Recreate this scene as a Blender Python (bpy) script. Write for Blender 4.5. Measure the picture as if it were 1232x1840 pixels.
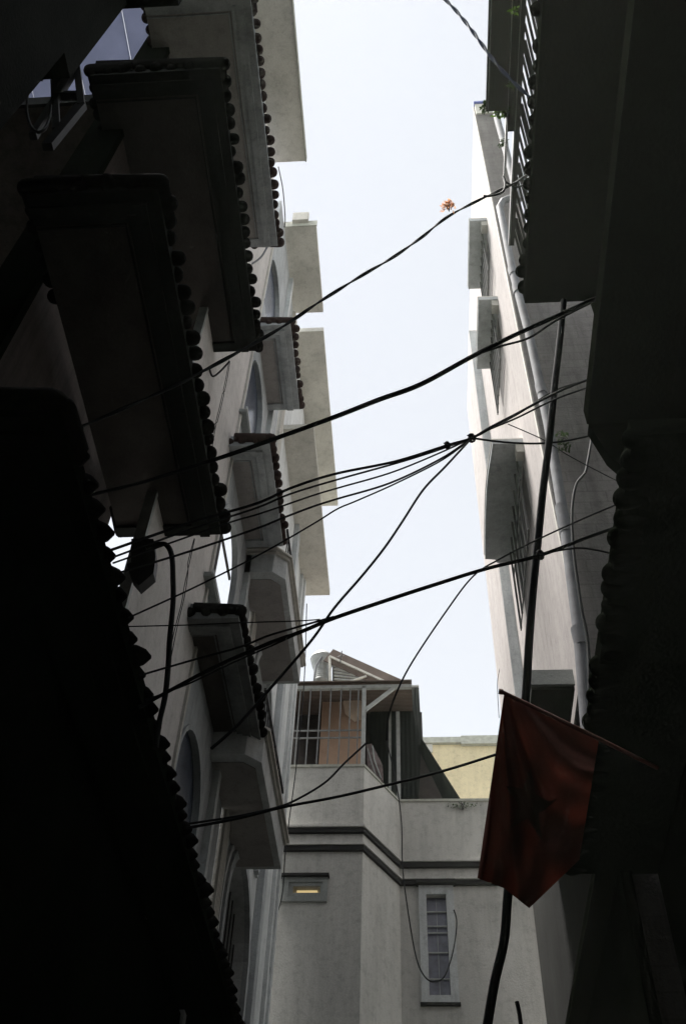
import bpy, math, random
from math import sin, cos, pi, radians
from mathutils import Vector, Matrix
random.seed(7)
for o in list(bpy.data.objects): bpy.data.objects.remove(o)
SC = bpy.context.scene
COL = SC.collection

# ------------------------------------------------------------ camera
F, CX, CY = 1820.0, 616.0, 920.0
UP = Vector((74, 1520, -F)).normalized()
H = Vector((174, -2186, -F)); AY = (H - UP * H.dot(UP)).normalized()
AX = AY.cross(UP)
RW = Matrix((AX, AY, UP))                      # camera space -> world
EYE = Vector((0, 0, 1.6))
cam = bpy.data.cameras.new("camera"); co = bpy.data.objects.new("camera", cam); COL.objects.link(co)
co.matrix_world = Matrix.Translation(EYE) @ RW.to_4x4()
cam.sensor_fit = 'VERTICAL'; cam.sensor_height = 36; cam.lens = F / 1840 * 36
cam.clip_start = 0.05; cam.clip_end = 3000
SC.camera = co

def at(u, v, x=None, y=None, z=None):
    d = RW @ Vector((u - CX, CY - v, -F))
    if x is not None: t = (x - EYE.x) / d.x
    elif y is not None: t = (y - EYE.y) / d.y
    else: t = (z - EYE.z) / d.z
    return EYE + d * t

# ------------------------------------------------------------ sky, sun, exposure
SUN_EL, SUN_AZ = radians(75.5), radians(-82)
W = bpy.data.worlds.new("World"); SC.world = W; W.use_nodes = True
nt = W.node_tree; bg = nt.nodes['Background']
sk = nt.nodes.new('ShaderNodeTexSky'); sk.sky_type = 'NISHITA'; sk.sun_disc = False
sk.sun_elevation = SUN_EL; sk.sun_rotation = SUN_AZ
sk.air_density = 1.0; sk.dust_density = 0.1; sk.ozone_density = 1.0
hs = nt.nodes.new('ShaderNodeHueSaturation'); hs.inputs['Saturation'].default_value = 0.18
nt.links.new(sk.outputs[0], hs.inputs['Color']); nt.links.new(hs.outputs[0], bg.inputs[0])
bg.inputs[1].default_value = 0.061
sl = bpy.data.lights.new("sun", 'SUN'); sl.energy = 5.0; sl.angle = radians(22); sl.color = (1, .955, .91)
so = bpy.data.objects.new("sun", sl); COL.objects.link(so)
sd = Vector((sin(SUN_AZ) * cos(SUN_EL), cos(SUN_AZ) * cos(SUN_EL), sin(SUN_EL)))
so.rotation_euler = sd.to_track_quat('Z', 'Y').to_euler()
so.location = (-20, 20, 60)
SC.view_settings.view_transform = 'Standard'; SC.view_settings.look = 'None'
SC.view_settings.exposure = 2.1; SC.view_settings.gamma = 1
SC.cycles.max_bounces = 8; SC.cycles.diffuse_bounces = 5

# ------------------------------------------------------------ materials
def new_mat(name):
    m = bpy.data.materials.new(name); m.use_nodes = True
    n = m.node_tree; return m, n, n.nodes['Principled BSDF']

def ramp(n, fac, a, b, p0=.35, p1=.65):
    r = n.nodes.new('ShaderNodeValToRGB')
    r.color_ramp.elements[0].position = p0; r.color_ramp.elements[1].position = p1
    r.color_ramp.elements[0].color = (*a, 1); r.color_ramp.elements[1].color = (*b, 1)
    n.links.new(fac, r.inputs[0]); return r.outputs[0]

def noise(n, scale, sc=(1, 1, 1), detail=6, rough=.6):
    tc = n.nodes.new('ShaderNodeTexCoord'); mp = n.nodes.new('ShaderNodeMapping')
    mp.inputs['Scale'].default_value = sc
    n.links.new(tc.outputs['Object'], mp.inputs[0])
    t = n.nodes.new('ShaderNodeTexNoise'); t.inputs['Scale'].default_value = scale
    t.inputs['Detail'].default_value = detail; t.inputs['Roughness'].default_value = rough
    n.links.new(mp.outputs[0], t.inputs['Vector']); return t.outputs['Fac']

def mul(n, a, b, f=1.0):
    x = n.nodes.new('ShaderNodeMix'); x.data_type = 'RGBA'; x.blend_type = 'MULTIPLY'
    x.inputs[0].default_value = f
    n.links.new(a, x.inputs[6]); n.links.new(b, x.inputs[7]); return x.outputs[2]

def plaster(name, col, dirt=.6, streak=.6, rough=.9, grain=.12, courses=0, blot=1.1, bump=.25, spec=.1):
    m, n, p = new_mat(name)
    c = tuple(col)
    d = tuple(k * dirt for k in c)
    base = ramp(n, noise(n, blot, detail=8), d, c, .3, .6)
    s = ramp(n, noise(n, 2.2, (2.2, 2.2, .22), 7, .7), (streak,) * 3, (1, 1, 1), .36, .56)
    g = ramp(n, noise(n, 55, detail=2), (1 - grain,) * 3, (1 + grain * .3,) * 3, .3, .7)
    v = ramp(n, noise(n, 7, detail=10, rough=.8), (.82,) * 3, (1, 1, 1), .38, .5)
    out = mul(n, mul(n, mul(n, base, s), g), v)
    hgt = noise(n, 30, detail=6)
    if courses:
        tc = n.nodes.new('ShaderNodeTexCoord'); w = n.nodes.new('ShaderNodeTexBrick')
        w.inputs['Scale'].default_value = 1; w.inputs['Brick Width'].default_value = .42
        w.inputs['Row Height'].default_value = .2; w.inputs['Mortar Size'].default_value = .012
        w.inputs['Mortar Smooth'].default_value = .6
        w.inputs['Color1'].default_value = (1, 1, 1, 1); w.inputs['Color2'].default_value = (.8, .8, .82, 1)
        w.inputs['Mortar'].default_value = (.55, .55, .55, 1)
        mp = n.nodes.new('ShaderNodeMapping'); mp.inputs['Rotation'].default_value = (radians(90), 0, 0)
        n.links.new(tc.outputs['Object'], mp.inputs[0]); n.links.new(mp.outputs[0], w.inputs['Vector'])
        out = mul(n, out, w.outputs['Color'], courses)
    n.links.new(out, p.inputs['Base Color'])
    b = n.nodes.new('ShaderNodeBump'); b.inputs['Strength'].default_value = bump; b.inputs['Distance'].default_value = .02
    n.links.new(hgt, b.inputs['Height']); n.links.new(b.outputs[0], p.inputs['Normal'])
    p.inputs['Roughness'].default_value = rough
    p.inputs['Specular IOR Level'].default_value = spec
    return m

def simple(name, col, rough=.6, metal=0, var=.3, scale=8, bump=0, spec=.4):
    m, n, p = new_mat(name)
    o = ramp(n, noise(n, scale), tuple(k * (1 - var) for k in col), tuple(col), .35, .65)
    n.links.new(o, p.inputs['Base Color']); p.inputs['Roughness'].default_value = rough
    p.inputs['Metallic'].default_value = metal; p.inputs['Specular IOR Level'].default_value = spec
    if bump:
        b = n.nodes.new('ShaderNodeBump'); b.inputs['Strength'].default_value = bump; b.inputs['Distance'].default_value = .02
        n.links.new(noise(n, scale * 3), b.inputs['Height']); n.links.new(b.outputs[0], p.inputs['Normal'])
    return m

def corrugated(name, col, axis=(1, 0, 0), period=.09, rough=.6, dark=.6, bump=1):
    m, n, p = new_mat(name)
    tc = n.nodes.new('ShaderNodeTexCoord'); w = n.nodes.new('ShaderNodeTexWave')
    w.wave_type = 'BANDS'; w.bands_direction = 'X' if axis[0] else ('Y' if axis[1] else 'Z')
    w.inputs['Scale'].default_value = .314 / period; w.inputs['Distortion'].default_value = 0.0
    n.links.new(tc.outputs['Object'], w.inputs['Vector'])
    o = ramp(n, noise(n, 2.5, (1, 1, .4)), tuple(k * dark for k in col), tuple(col), .3, .65)
    n.links.new(o, p.inputs['Base Color'])
    b = n.nodes.new('ShaderNodeBump'); b.inputs['Strength'].default_value = bump; b.inputs['Distance'].default_value = .03; p.inputs['Specular IOR Level'].default_value = .15
    n.links.new(w.outputs['Fac'], b.inputs['Height']); n.links.new(b.outputs[0], p.inputs['Normal'])
    p.inputs['Roughness'].default_value = rough
    return m

def cloth(name, col, trans=.4, scale=4, var=.3):
    m, n, p = new_mat(name)
    o = ramp(n, noise(n, scale), tuple(k * (1 - var) for k in col), tuple(col), .35, .65)
    t = n.nodes.new('ShaderNodeBsdfTranslucent'); n.links.new(o, t.inputs[0])
    n.links.new(o, p.inputs['Base Color']); p.inputs['Roughness'].default_value = .85
    p.inputs['Specular IOR Level'].default_value = .1
    mx = n.nodes.new('ShaderNodeMixShader'); mx.inputs[0].default_value = trans
    n.links.new(p.outputs[0], mx.inputs[1]); n.links.new(t.outputs[0], mx.inputs[2])
    n.links.new(mx.outputs[0], n.nodes['Material Output'].inputs[0])
    return m

def emis(name, col, s):
    m, n, p = new_mat(name)
    p.inputs['Base Color'].default_value = (*col, 1)
    p.inputs['Emission Color'].default_value = (*col, 1); p.inputs['Emission Strength'].default_value = s
    return m

M = dict(
    beige=plaster('beige plaster', (.63, .605, .585), .85, .9, spec=.02),
    cream=plaster('cream plaster', (.60, .585, .54), .85, .85, blot=.7),
    endwall=plaster('grey cream plaster', (.55, .548, .52), .90, .84, blot=.5),
    pinkwall=plaster('pale pinkish plaster', (.43, .405, .395), .88, .86, blot=.8, spec=.02),
    rawwall=plaster('bare grey cement render', (.17, .16, .158), .7, .7, courses=.5, bump=.5),
    blue=plaster('grey blue paint', (.47, .50, .515), .75, .75),
    duskblue=plaster('grey paint darkened for shade', (.026, .028, .026), .7, .8),  # shaded copy of the canopy paint, darkness put into the colour
    dusk=plaster('grimy brown soffit paint with painted shade', (.075, .066, .062), .7, .9, blot=2),  # shade under the near canopies painted in, plus grime
    midgrey=plaster('grimy mid grey paint', (.20, .21, .21), .65, .7),
    bluel=plaster('pale blue paint', (.62, .65, .655), .8, .8),
    brown=plaster('brown grey soffit paint', (.37, .35, .34), .78, .95, blot=2),
    slab=plaster('pale cement slab', (.56, .555, .51), .76, 1, blot=1.6),
    darkw=plaster('shade dark plaster', (.018, .022, .014), .6, .7, bump=.5),  # shade of the near alley put into the plaster colour
    shade_black=plaster('shade black render', (.008, .010, .007), .6, .8, spec=0),  # near-black colour stands in for deep shade in the enclosed alley
    dband=plaster('stained and shade darkened render', (.025, .026, .024), .6, .8),  # stain on the slab edge, painted shade on ledge and lower facade
    brownw=plaster('brown weathered render', (.12, .10, .092), .7, .6),
    tile_shade=plaster('grimy and shade darkened clay tile', (.014, .013, .012), .5, .9, rough=.85, blot=4, spec=.02),  # darker copy of the tile, shade and grime in its colour
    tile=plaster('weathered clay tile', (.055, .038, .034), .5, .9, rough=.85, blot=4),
    yellow=plaster('pale yellow plaster', (.74, .64, .42), .85, .9, blot=.6),
    coping=simple('grey cement coping', (.42, .43, .38), .9, bump=.4),
    black=simple('black painted strip', (.018, .018, .018), .8),
    iron=simple('dark iron', (.03, .03, .03), .55, .3),
    ironl=simple('pale painted iron', (.42, .44, .43), .6, .1),
    cage=simple('grey painted steel bars', (.20, .21, .21), .6, .2),
    pvc=simple('grey plastic pipe', (.17, .175, .19), .8, var=.3, scale=5, spec=.15),
    cable=simple('black cable sheath', (.026, .028, .031), .8, spec=.12),
    bcable=simple('blue twisted cable sheath', (.02, .035, .085), .7, spec=.15),
    hose=simple('black hose rubber', (.010, .010, .0095), .8, spec=.12),
    steel=simple('galvanised steel', (.30, .31, .30), .45, .4, bump=.15),
    darksheet=corrugated('dark green corrugated sheet', (.013, .018, .016), (1, 0, 0), .09, bump=.25),
    roofsheet=corrugated('rusty corrugated roofing', (.13, .10, .085), (0, 1, 0), .09),
    orange=simple('orange brown panel', (.42, .28, .20), .7, var=.25, scale=2),
    greyp=simple('pale grey plastic panel', (.36, .39, .38), .6, scale=2),
    pale=simple('pale peach paper', (.72, .58, .46), .8, scale=3),
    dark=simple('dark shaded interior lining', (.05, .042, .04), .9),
    glass=simple('dusty window glass', (.06, .075, .11), .25, var=.4, scale=4, spec=.5),
    curtain=simple('pale curtain behind dusty glass', (.20, .205, .26), .35, var=.45, scale=5, spec=.4),
    frame=plaster('grey window frame', (.33, .35, .34), .8, .9),
    flag=cloth('red flag cloth', (.080, .020, .012), .28),
    star=cloth('dull yellow star cloth', (.058, .023, .013), .25),
    pole=simple('reddish painted pole', (.16, .045, .03), .6),
    leaf=cloth('green leaves', (.07, .13, .02), .4, 20, .5),
    dleaf=cloth('dark green leaves', (.025, .045, .014), .3, 20, .5),
    petal=cloth('orange dry leaves', (.75, .42, .25), .55, 20),
    sheet=cloth('milky roof sheet', (.27, .29, .36), .5, 1.5, .18),
    plastic=cloth('clear plastic wrap', (.36, .30, .30), .4, 9, .5),
    trimblue=simple('blue waterproof strip', (.05, .08, .35), .6),
    lampglow=emis('warm lamp glow', (1, .78, .40), .12),
    ground=plaster('alley concrete', (.14, .14, .13), .6, 1),
    cloth=cloth('dark tarpaulin', (.03, .034, .03), .05),
)

# ------------------------------------------------------------ mesh builder
class MB:
    def __init__(s): s.v = []; s.f = []; s.sm = []
    def add(s, vs, fs, smooth=False):
        b = len(s.v); s.v += [Vector(p) for p in vs]
        s.f += [tuple(b + i for i in f) for f in fs]; s.sm += [smooth] * len(fs); return s
    def box(s, x0, x1, y0, y1, z0, z1):
        vs = [(x, y, z) for z in (z0, z1) for y in (y0, y1) for x in (x0, x1)]
        return s.add(vs, [(0, 2, 3, 1), (4, 5, 7, 6), (0, 1, 5, 4), (2, 6, 7, 3), (0, 4, 6, 2), (1, 3, 7, 5)])
    def prism(s, poly, ext):
        ext = Vector(ext); n = len(poly); P = [Vector(p) for p in poly]
        fs = [tuple(range(n)), tuple(reversed(range(n, 2 * n)))]
        fs += [(i, n + i, n + (i + 1) % n, (i + 1) % n) for i in range(n)]
        return s.add(P + [p + ext for p in P], fs)
    def tube(s, pts, r, k=8, caps=True):
        pts = [Vector(p) for p in pts]; n = len(pts)
        rs = r if isinstance(r, (list, tuple)) else [r] * n
        T = (pts[1] - pts[0]).normalized()
        A = T.orthogonal().normalized(); vs = []
        for i, p in enumerate(pts):
            t = (pts[min(i + 1, n - 1)] - pts[max(i - 1, 0)])
            t = t.normalized() if t.length > 1e-9 else T
            A = (A - t * A.dot(t)).normalized(); B = t.cross(A)
            for j in range(k):
                a = 2 * pi * j / k; vs.append(p + (A * cos(a) + B * sin(a)) * rs[i])
        fs = [(i * k + j, i * k + (j + 1) % k, (i + 1) * k + (j + 1) % k, (i + 1) * k + j) for i in range(n - 1) for j in range(k)]
        s.add(vs, fs, True)
        if caps: s.add([vs[j] for j in range(k)], [tuple(reversed(range(k)))]); s.add([vs[(n - 1) * k + j] for j in range(k)], [tuple(range(k))])
        return s
    def bar(s, a, b, w, h=None):
        h = h or w; a = Vector(a); b = Vector(b); t = (b - a).normalized()
        u = t.cross(Vector((0, 0, 1)))
        if u.length < .05: u = Vector((1, 0, 0)) - t * t.x
        u.normalize(); v = t.cross(u)
        q = [(-1, -1), (1, -1), (1, 1), (-1, 1)]
        vs = [p + u * (i * w / 2) + v * (j * h / 2) for p in (a, b) for i, j in q]
        return s.add(vs, [(3, 2, 1, 0), (4, 5, 6, 7), (0, 1, 5, 4), (1, 2, 6, 5), (2, 3, 7, 6), (3, 0, 4, 7)])
    def lathe(s, c, prof, k=28):
        c = Vector(c); vs = []
        for r, z in prof:
            for j in range(k):
                a = 2 * pi * j / k; vs.append(c + Vector((r * cos(a), r * sin(a), z)))
        n = len(prof)
        return s.add(vs, [(i * k + j, i * k + (j + 1) % k, (i + 1) * k + (j + 1) % k, (i + 1) * k + j) for i in range(n - 1) for j in range(k)], True)
    def build(s, name, mat, parent=None, loc=None):
        L = Vector(loc) if loc else (Vector(root_loc[parent.name]) if parent else Vector((0, 0, 0)))
        me = bpy.data.meshes.new(name); me.from_pydata([p - L for p in s.v], [], s.f)
        me.polygons.foreach_set('use_smooth', s.sm); me.validate(); me.update()
        me.materials.append(M[mat] if isinstance(mat, str) else mat)
        o = bpy.data.objects.new(name, me); COL.objects.link(o)
        if parent: o.parent = parent
        else: o.location = L
        root_loc[o.name] = tuple(L)
        return o
root_loc = {}

def tag(o, label, cat, group=None):
    o['label'] = label; o['category'] = cat
    if group: o['group'] = group
    return o
def thing(name, label, cat, loc, group=None):
    o = bpy.data.objects.new(name, None); COL.objects.link(o); o.location = loc; o.empty_display_size = .2
    root_loc[o.name] = tuple(loc); return tag(o, label, cat, group)
def struct(o): o['kind'] = 'structure'; return o
def B(*a): return MB().box(*a)

# ------------------------------------------------------------ setting
struct(B(-300, 300, -300, 300, -.2, 0).build('ground', 'ground'))
struct(B(-2.3, 1.75, -9, 21, .004, .03).build('alley_pavement', 'ground'))

# ------------------------------------------------------------ tiled canopy
def barrel(mb, p, d, L, up, r=.072, k=9, tip=False):
    """one clay barrel tile: rounded lip at p, running along d and rising"""
    p = Vector(p); d = Vector(d).normalized(); e = (d + Vector((0, 0, up))).normalized()
    j = random.uniform(-.02, .02) if random.random() < .85 else random.uniform(-.05, .05)
    r *= random.uniform(.86, 1.06); up += random.uniform(-.03, .03)
    p = p + d * j + Vector((d.y, d.x, 0)) * random.uniform(-.016, .016)
    pts = [p, p + e * r * .18, p + e * r * .55, p + e * r * 1.05, p + e * L]
    rs = [r * .35, r * .68, r * .92, r, r * .93]
    if tip:
        pts = [p + e * q for q in (.015, .06, .11, L)]; rs = [.012, .055, .075, .07]
    mb.tube(pts, rs, k)

def canopy(root, xw, xo, y0, y1, z, near=True, far=True, left=None, tmat='tile', fmat='blue', smat='brown', up=.10, pitch=.145, tip=False):
    """tiled canopy on the left side: soffit panel, stepped cornice, tile roof with overhanging barrels"""
    xl = left if left is not None else xw
    c = thing_part = None
    xo -= .065; top = MB(); D = xo - xl
    h = up * D
    # roof wedge above the soffit
    top.prism([(xo - .02, y0 + .02, z + .16), (xl, y0 + .02, z + .16 + h), (xl, y0 + .02, z + .10), (xo - .02, y0 + .02, z + .10)], (0, y1 - y0 - .04, 0))
    roof = top.build('canopy_roof', fmat, root)
    B(xl, xo - .26, y0 + .24, y1 - .12, z, z + .1).build('soffit_panel', smat, roof)
    cm = MB()
    # stepped cornice (outer side and near end)
    for k, (a, b, zz) in enumerate(((.26, .19, -.035), (.19, .10, -.06), (.10, .0, -.03))):
        cm.box(xo - a, xo - b, y0 + b, y1, z + zz, z + .1)
    for k, (a, b, zz) in enumerate(((.24, .17, -.035), (.17, .09, -.06), (.09, .0, -.03))):
        cm.box(xl, xo - (.26 if k == 0 else (.19 if k == 1 else .10)) , y0 + b, y0 + a, z + zz, z + .1)
    cm.box(xl, xo - .26, y1 - .12, y1, z - .035, z + .1)
    cm.box(xo - .30, xo - .285, y0 + .26, y1 - .14, z - .012, z)          # thin bead
    cm.box(xl, xo - .29, y0 + .27, y0 + .285, z - .012, z)
    cm.build('cornice', fmat, roof)
    t = MB()
    n = int((y1 - y0) / pitch)
    for i in range(n + 1):
        y = y0 + (y1 - y0) * (i + .0) / n
        barrel(t, (xo + .075 + random.uniform(-.01, .01), y, z + .07 + random.uniform(-.008, .008)), (-1, 0, 0), D * 1.05, up, tip=tip)
    def endrow(yy, s):
        m = max(2, int(D / .165))
        for i in range(m + 1):
            x = xl + D * i / m
            barrel(t, (x, yy - s * .05, z + .055), (0, s, 0), .34, up * .8, r=.064)
    if near: endrow(y0, 1)
    if far: endrow(y1, -1)
    if left is not None:
        m = max(2, int(min(.9, y1 - y0) / pitch))
        for i in range(m + 1):
            barrel(t, (xl - .075, y0 + i * pitch, z + .07), (1, 0, 0), .5, up * .8)
    t.build('roof_tiles', tmat, roof)
    return roof

def arch_ring(x0, x1, yc, hw, z0, zs, w, n=14, yb=None):
    """arched moulding in the plane x: jambs and semicircle"""
    m = MB()
    out = []; inn = []
    for i in range(n + 1):
        a = pi * i / n
        out.append((yc - (hw + w) * cos(a), zs + (hw + w) * sin(a) * 1.05)); inn.append((yc - hw * cos(a), zs + hw * sin(a) * 1.05))
    out = [(yc - hw - w, z0)] + out + [(yc + hw + w, z0)]; inn = [(yc - hw, z0)] + inn + [(yc + hw, z0)]
    for i in range(len(out) - 1):
        q = [out[i], out[i + 1], inn[i + 1], inn[i]]
        m.prism([(x0, y, z) for y, z in q], (x1 - x0, 0, 0))
    return m

def wall_with_arch(m, x0, x1, ya, yb, za, zb, yc, hw, z0, zs, n=14):
    """wall panel ya..yb, za..zb with an arched opening"""
    m.box(x0, x1, ya, yc - hw, za, zb); m.box(x0, x1, yc + hw, yb, za, zb)
    if z0 > za: m.box(x0, x1, yc - hw, yc + hw, za, z0)
    P = [(yc - hw * cos(pi * i / n), zs + hw * sin(pi * i / n) * 1.05) for i in range(n + 1)]
    for i in range(n):
        (a, b), (c, d) = P[i], P[i + 1]
        m.prism([(x0, a, b), (x0, c, d), (x0, c, zb), (x0, a, zb)], (x1 - x0, 0, 0))

# ============================================================ LEFT: nearest dark house
r = thing('dark_house', 'house wall painted nearly black for shade at the top left, beside the milky roof sheet', 'house', (-2.4, 0, 0))
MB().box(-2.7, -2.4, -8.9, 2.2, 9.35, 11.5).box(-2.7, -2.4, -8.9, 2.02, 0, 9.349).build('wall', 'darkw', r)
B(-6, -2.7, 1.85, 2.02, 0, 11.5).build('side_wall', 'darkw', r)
B(-6, -1.93, -8, 2.24, 11.5, 11.75).build('roof_slab', 'darkw', r)
m = MB()
for a, b, w in (((139, 122), (147, 192), .06), ((147, 190), (86, 264), .07), ((98, 172), (142, 172), .06), ((122, 130), (98, 160), .035), ((98, 148), (102, 235), .05), ((135, 124), (60, 245), .05)):
    m.bar(at(*a, x=None, y=2.3), at(*b, y=2.3), w, .05)
m.build('window_frame', 'iron', r)
m = MB()
m.tube([at(70 + 22 * cos(a), 190 + 48 * sin(a), y=2.28) for a in [2 * pi * i / 24 for i in range(20)]], .012, 6)
m.build('bracket_loop', 'iron', r)
for z in (3.2, 5.6): B(-2.4, -2.36, .2, 1.3, z, z + 1.3).build('shutter', 'iron', r)

# milky roof sheet and brown slab of the light well
m = MB()
for i in range(6):
    x1 = -3.05 - i * .78
    m.box(x1 - .765, x1, .8, 9.5, 17.0 + i * .004, 17.03 + i * .004)
tag(m.build('roof_sheet', 'sheet', None, (-4, 3, 17)), 'pale bluish milky roof sheets with dark joints, high at the top left', 'roof sheet')
r = thing('light_well_house', 'brown stained concrete slab and wall under the bluish roof sheet, top left', 'building', (-4, 5, 0))
B(-9, -3.63, 3.83, 8.9, 14, 14.2).build('slab', 'brownw', r)
B(-9, -3.75, 7.2, 7.45, 0, 13.99).build('wall', 'brownw', r)
B(-7.3, -7.1, -8, 7.19, 0, 16.9).build('well_blocker', 'brownw', r)  # unseen wall added to keep light off the near canopies
B(-9, -3.62, 3.79, 3.83, 13.98, 14.24).build('slab_edge', 'dband', r)

# ============================================================ LEFT: tiled house 1
r = thing('tiled_house', 'dark house with four stacked scalloped tile canopies filling the left side', 'house', (-2.9, 4.5, 0))
B(-3.24, -2.9, 3.66, 6.25, 0, 20.2).build('wall', 'brownw', r)
B(-3.26, -2.88, 3.58, 3.656, 0, 20.2).build('corner_strip', 'shade_black', r)
B(-3.2, -1.7, .5, 7.0, 20.28, 20.45).build('roof_slab', 'slab', r)
B(-1.716, -1.694, .5, 7.01, 20.262, 20.47).build('slab_edge', 'coping', r)
canopy(r, -2.9, -1.7, 2.95, 6.35, 15.32, left=-3.1, fmat='blue')
canopy(r, -2.9, -1.7, 3.02, 6.30, 12.32, left=-3.1, fmat='duskblue', tmat='tile_shade', smat='dusk')
canopy(r, -2.9, -1.7, 2.85, 6.22, 8.82, left=-2.75, fmat='duskblue', tmat='tile_shade', smat='dusk')
canopy(r, -2.9, -1.7, 2.84, 11.0, 5.88, left=-2.75, tmat='tile_shade', fmat='shade_black', smat='shade_black', pitch=.175, tip=True)
# remains of the canopy support that hangs under its far end
P = [(236, 968), (236, 1010), (228, 1014), (236, 1036), (250, 1052), (262, 1042), (276, 1030), (280, 1000), (276, 968)]
MB().prism([at(u, v, y=5.55) for u, v in P], (0, .1, 0)).build('hanging_bracket', 'iron', r)
for z0 in (9.6, 13.1, 16.4):
    fr = B(-2.9, -2.87, 4.5, 5.5, z0, z0 + 1.7).build('window', 'iron', r)
    w = MB()
    for a in (4.5, 4.98, 5.46): w.box(-2.87, -2.85, a, a + .05, z0, z0 + 1.7)
    w.box(-2.87, -2.848, 4.45, 5.56, z0 + 1.7, z0 + 1.78)
    w.build('frame', 'frame', fr)

# lower dark house front below the longest canopy
r = thing('shop_front', 'black ground level wall under the longest tile canopy, lower left', 'building', (-2.6, 6, 0))
B(-2.85, -2.25, 2.4, 11, 0, 5.84).build('wall', 'shade_black', r)
for i in range(5): B(-2.25, -2.21, 3 + i * 1.5, 4.2 + i * 1.5, .2, 2.6).build('shutter', 'iron', r)

# ============================================================ LEFT: beige screen wall
r = thing('beige_house', 'beige plaster wall with sky showing on both sides, behind the black hose', 'house', (-2.3, 6.8, 0))
w = MB(); w.box(-2.38, -2.3, 5.75, 7.94, 0, 19.9)
w.build('wall', 'beige', r)
B(-2.385, -2.27, 7.9, 7.952, 5.0, 19.9).build('corner_strip', 'cream', r)
B(-2.385, -2.285, 5.70, 5.748, 5.0, 19.9).build('edge_pipe', 'ironl', r)
# balcony ledges
for z, ya, yb in ((9.82, 7.72, 8.62), (13.3, 7.86, 8.8)):
    l = B(-2.299, -2.20, ya, yb, z, z + .07).build('balcony_ledge', 'frame', r)
    B(-2.205, -2.185, ya - .02, yb + .02, z + .03, z + .09).build('ledge_rim', 'bluel', l)

# ============================================================ LEFT: arch house 2
r = thing('arched_house', 'grey blue house with three tile-edged canopies and open arches, left middle', 'house', (-2.3, 9, 0))
w = MB()
w.box(-2.38, -2.3, 9.3, 10.35, 0, 20.8)
prev = 0
for zb, z0, zs in ((9.3, 6.3, 7.6), (12.75, 9.95, 11.15), (16.1, 13.4, 14.75), (20.8, 16.9, 18.2)):
    wall_with_arch(w, -2.36, -2.3, 7.956, 9.3, prev, zb, 8.60, .62, z0, zs); prev = zb
w.build('wall', 'blue', r)
for z0, zs in ((6.3, 7.6), (9.95, 11.15), (13.4, 14.75), (16.9, 18.2)):
    a = arch_ring(-2.3, -2.28, 8.62, .60, z0, zs, .05).build('arch_moulding', 'blue', r)
    b = MB(); b.box(-2.40, -2.365, 8.36, 8.43, z0, zs + .55)
    for yy in ((8.15, 8.3, 8.75, 8.95, 9.1) if z0 > 13 else ()): b.box(-2.40, -2.385, yy, yy + .02, z0, zs + .45)
    b.box(-2.39, -2.365, 8.0, 9.2, zs + .15, zs + .20)
    b.build('window_grille', 'iron', a)
    if z0 != 9.95: B(-2.375, -2.362, 7.97, 9.25, z0 + (.42 if z0 == 13.4 else 0), zs + .7).build('pane', 'glass', a)
canopy(r, -2.3, -1.7, 7.93, 9.55, 15.85, near=True)
canopy(r, -2.3, -1.7, 7.70, 9.48, 12.30, near=True)
canopy(r, -2.3, -1.7, 7.45, 9.60, 8.92, near=True, fmat='midgrey', smat='dusk', tmat='tile_shade')
B(-2.6, -1.67, 8.55, 10.5, 20.9, 21.05).build('roof_slab', 'slab', r)
B(-2.62, -1.65, 8.53, 8.548, 20.88, 21.1).build('slab_edge', 'coping', r)
B(-2.15, -1.83, 8.45, 8.529, 21.0, 21.35).build('roof_box', 'cream', r)
w = MB(); w.box(-2.3, -2.22, 9.62, 9.74, 0, 20.8); w.box(-2.3, -2.25, 9.80, 9.86, 0, 20.8)
w.build('pilaster', 'bluel', r)

# ============================================================ LEFT: bay house 3
r = thing('bay_house', 'pale blue grey house with two chamfered balconies, at the left of the end wall', 'house', (-2.3, 12.5, 0))
w = MB()
w.box(-2.65, -2.3, 10.4, 15.0, 12.2, 20.85)
wall_with_arch(w, -2.65, -2.3, 10.4, 15.0, 8.95, 12.2, 12.35, .95, 9.4, 10.7) if False else None
prev = 0
for zb, z0, zs in ((9.0, 5.4, 7.75), (12.199, 9.3, 11.2)):
    wall_with_arch(w, -2.65, -2.3, 10.4, 15.0, prev, zb, 12.0, .95, z0, zs); prev = zb
w.build('wall', 'bluel', r)
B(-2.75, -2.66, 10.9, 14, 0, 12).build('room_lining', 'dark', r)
for z0, zs in ((5.4, 7.75), (9.3, 11.2)):
    a = arch_ring(-2.3, -2.23, 12.0, .95, z0, zs, .12).build('arch_moulding', 'blue', r)
    arch_ring(-2.3, -2.26, 12.0, 1.09, z0, zs, .07).build('outer_arch', 'bluel', a)
    b = MB()
    for i in range(9): b.box(-2.45, -2.43, 11.1 + i * .22, 11.12 + i * .22, z0, zs + .8)
    for i in range(4): b.box(-2.46, -2.42, 11.05, 12.95, z0 + i * .6, z0 + .03 + i * .6)
    b.build('window_grille', 'iron', a)
m = MB()
for i in range(4): m.box(-2.3, -2.235, 10.40 + i * .075, 10.445 + i * .075, 0, 20.8)
m.box(-2.3, -2.27, 10.39, 10.72, 0, 20.8)
m.build('moulded_pilaster', 'cream', r)
m = MB(); m.box(-2.3, -2.2, 13.35, 13.62, 0, 20.8); m.build('dark_pilaster', 'blue', r)
m = MB(); m.box(-2.3, -2.24, 14.75, 15.02, 0, 20.8); m.box(-2.24, -2.2, 14.9, 15.03, 0, 20.8); m.build('corner_pilaster', 'bluel', r)
B(-2.6, -1.7, 10.95, 15.85, 20.9, 21.05).build('upper_slab', 'slab', r)
B(-2.6, -1.72, 10.98, 15.4, 17.3, 17.44).build('lower_slab', 'slab', r)
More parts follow.
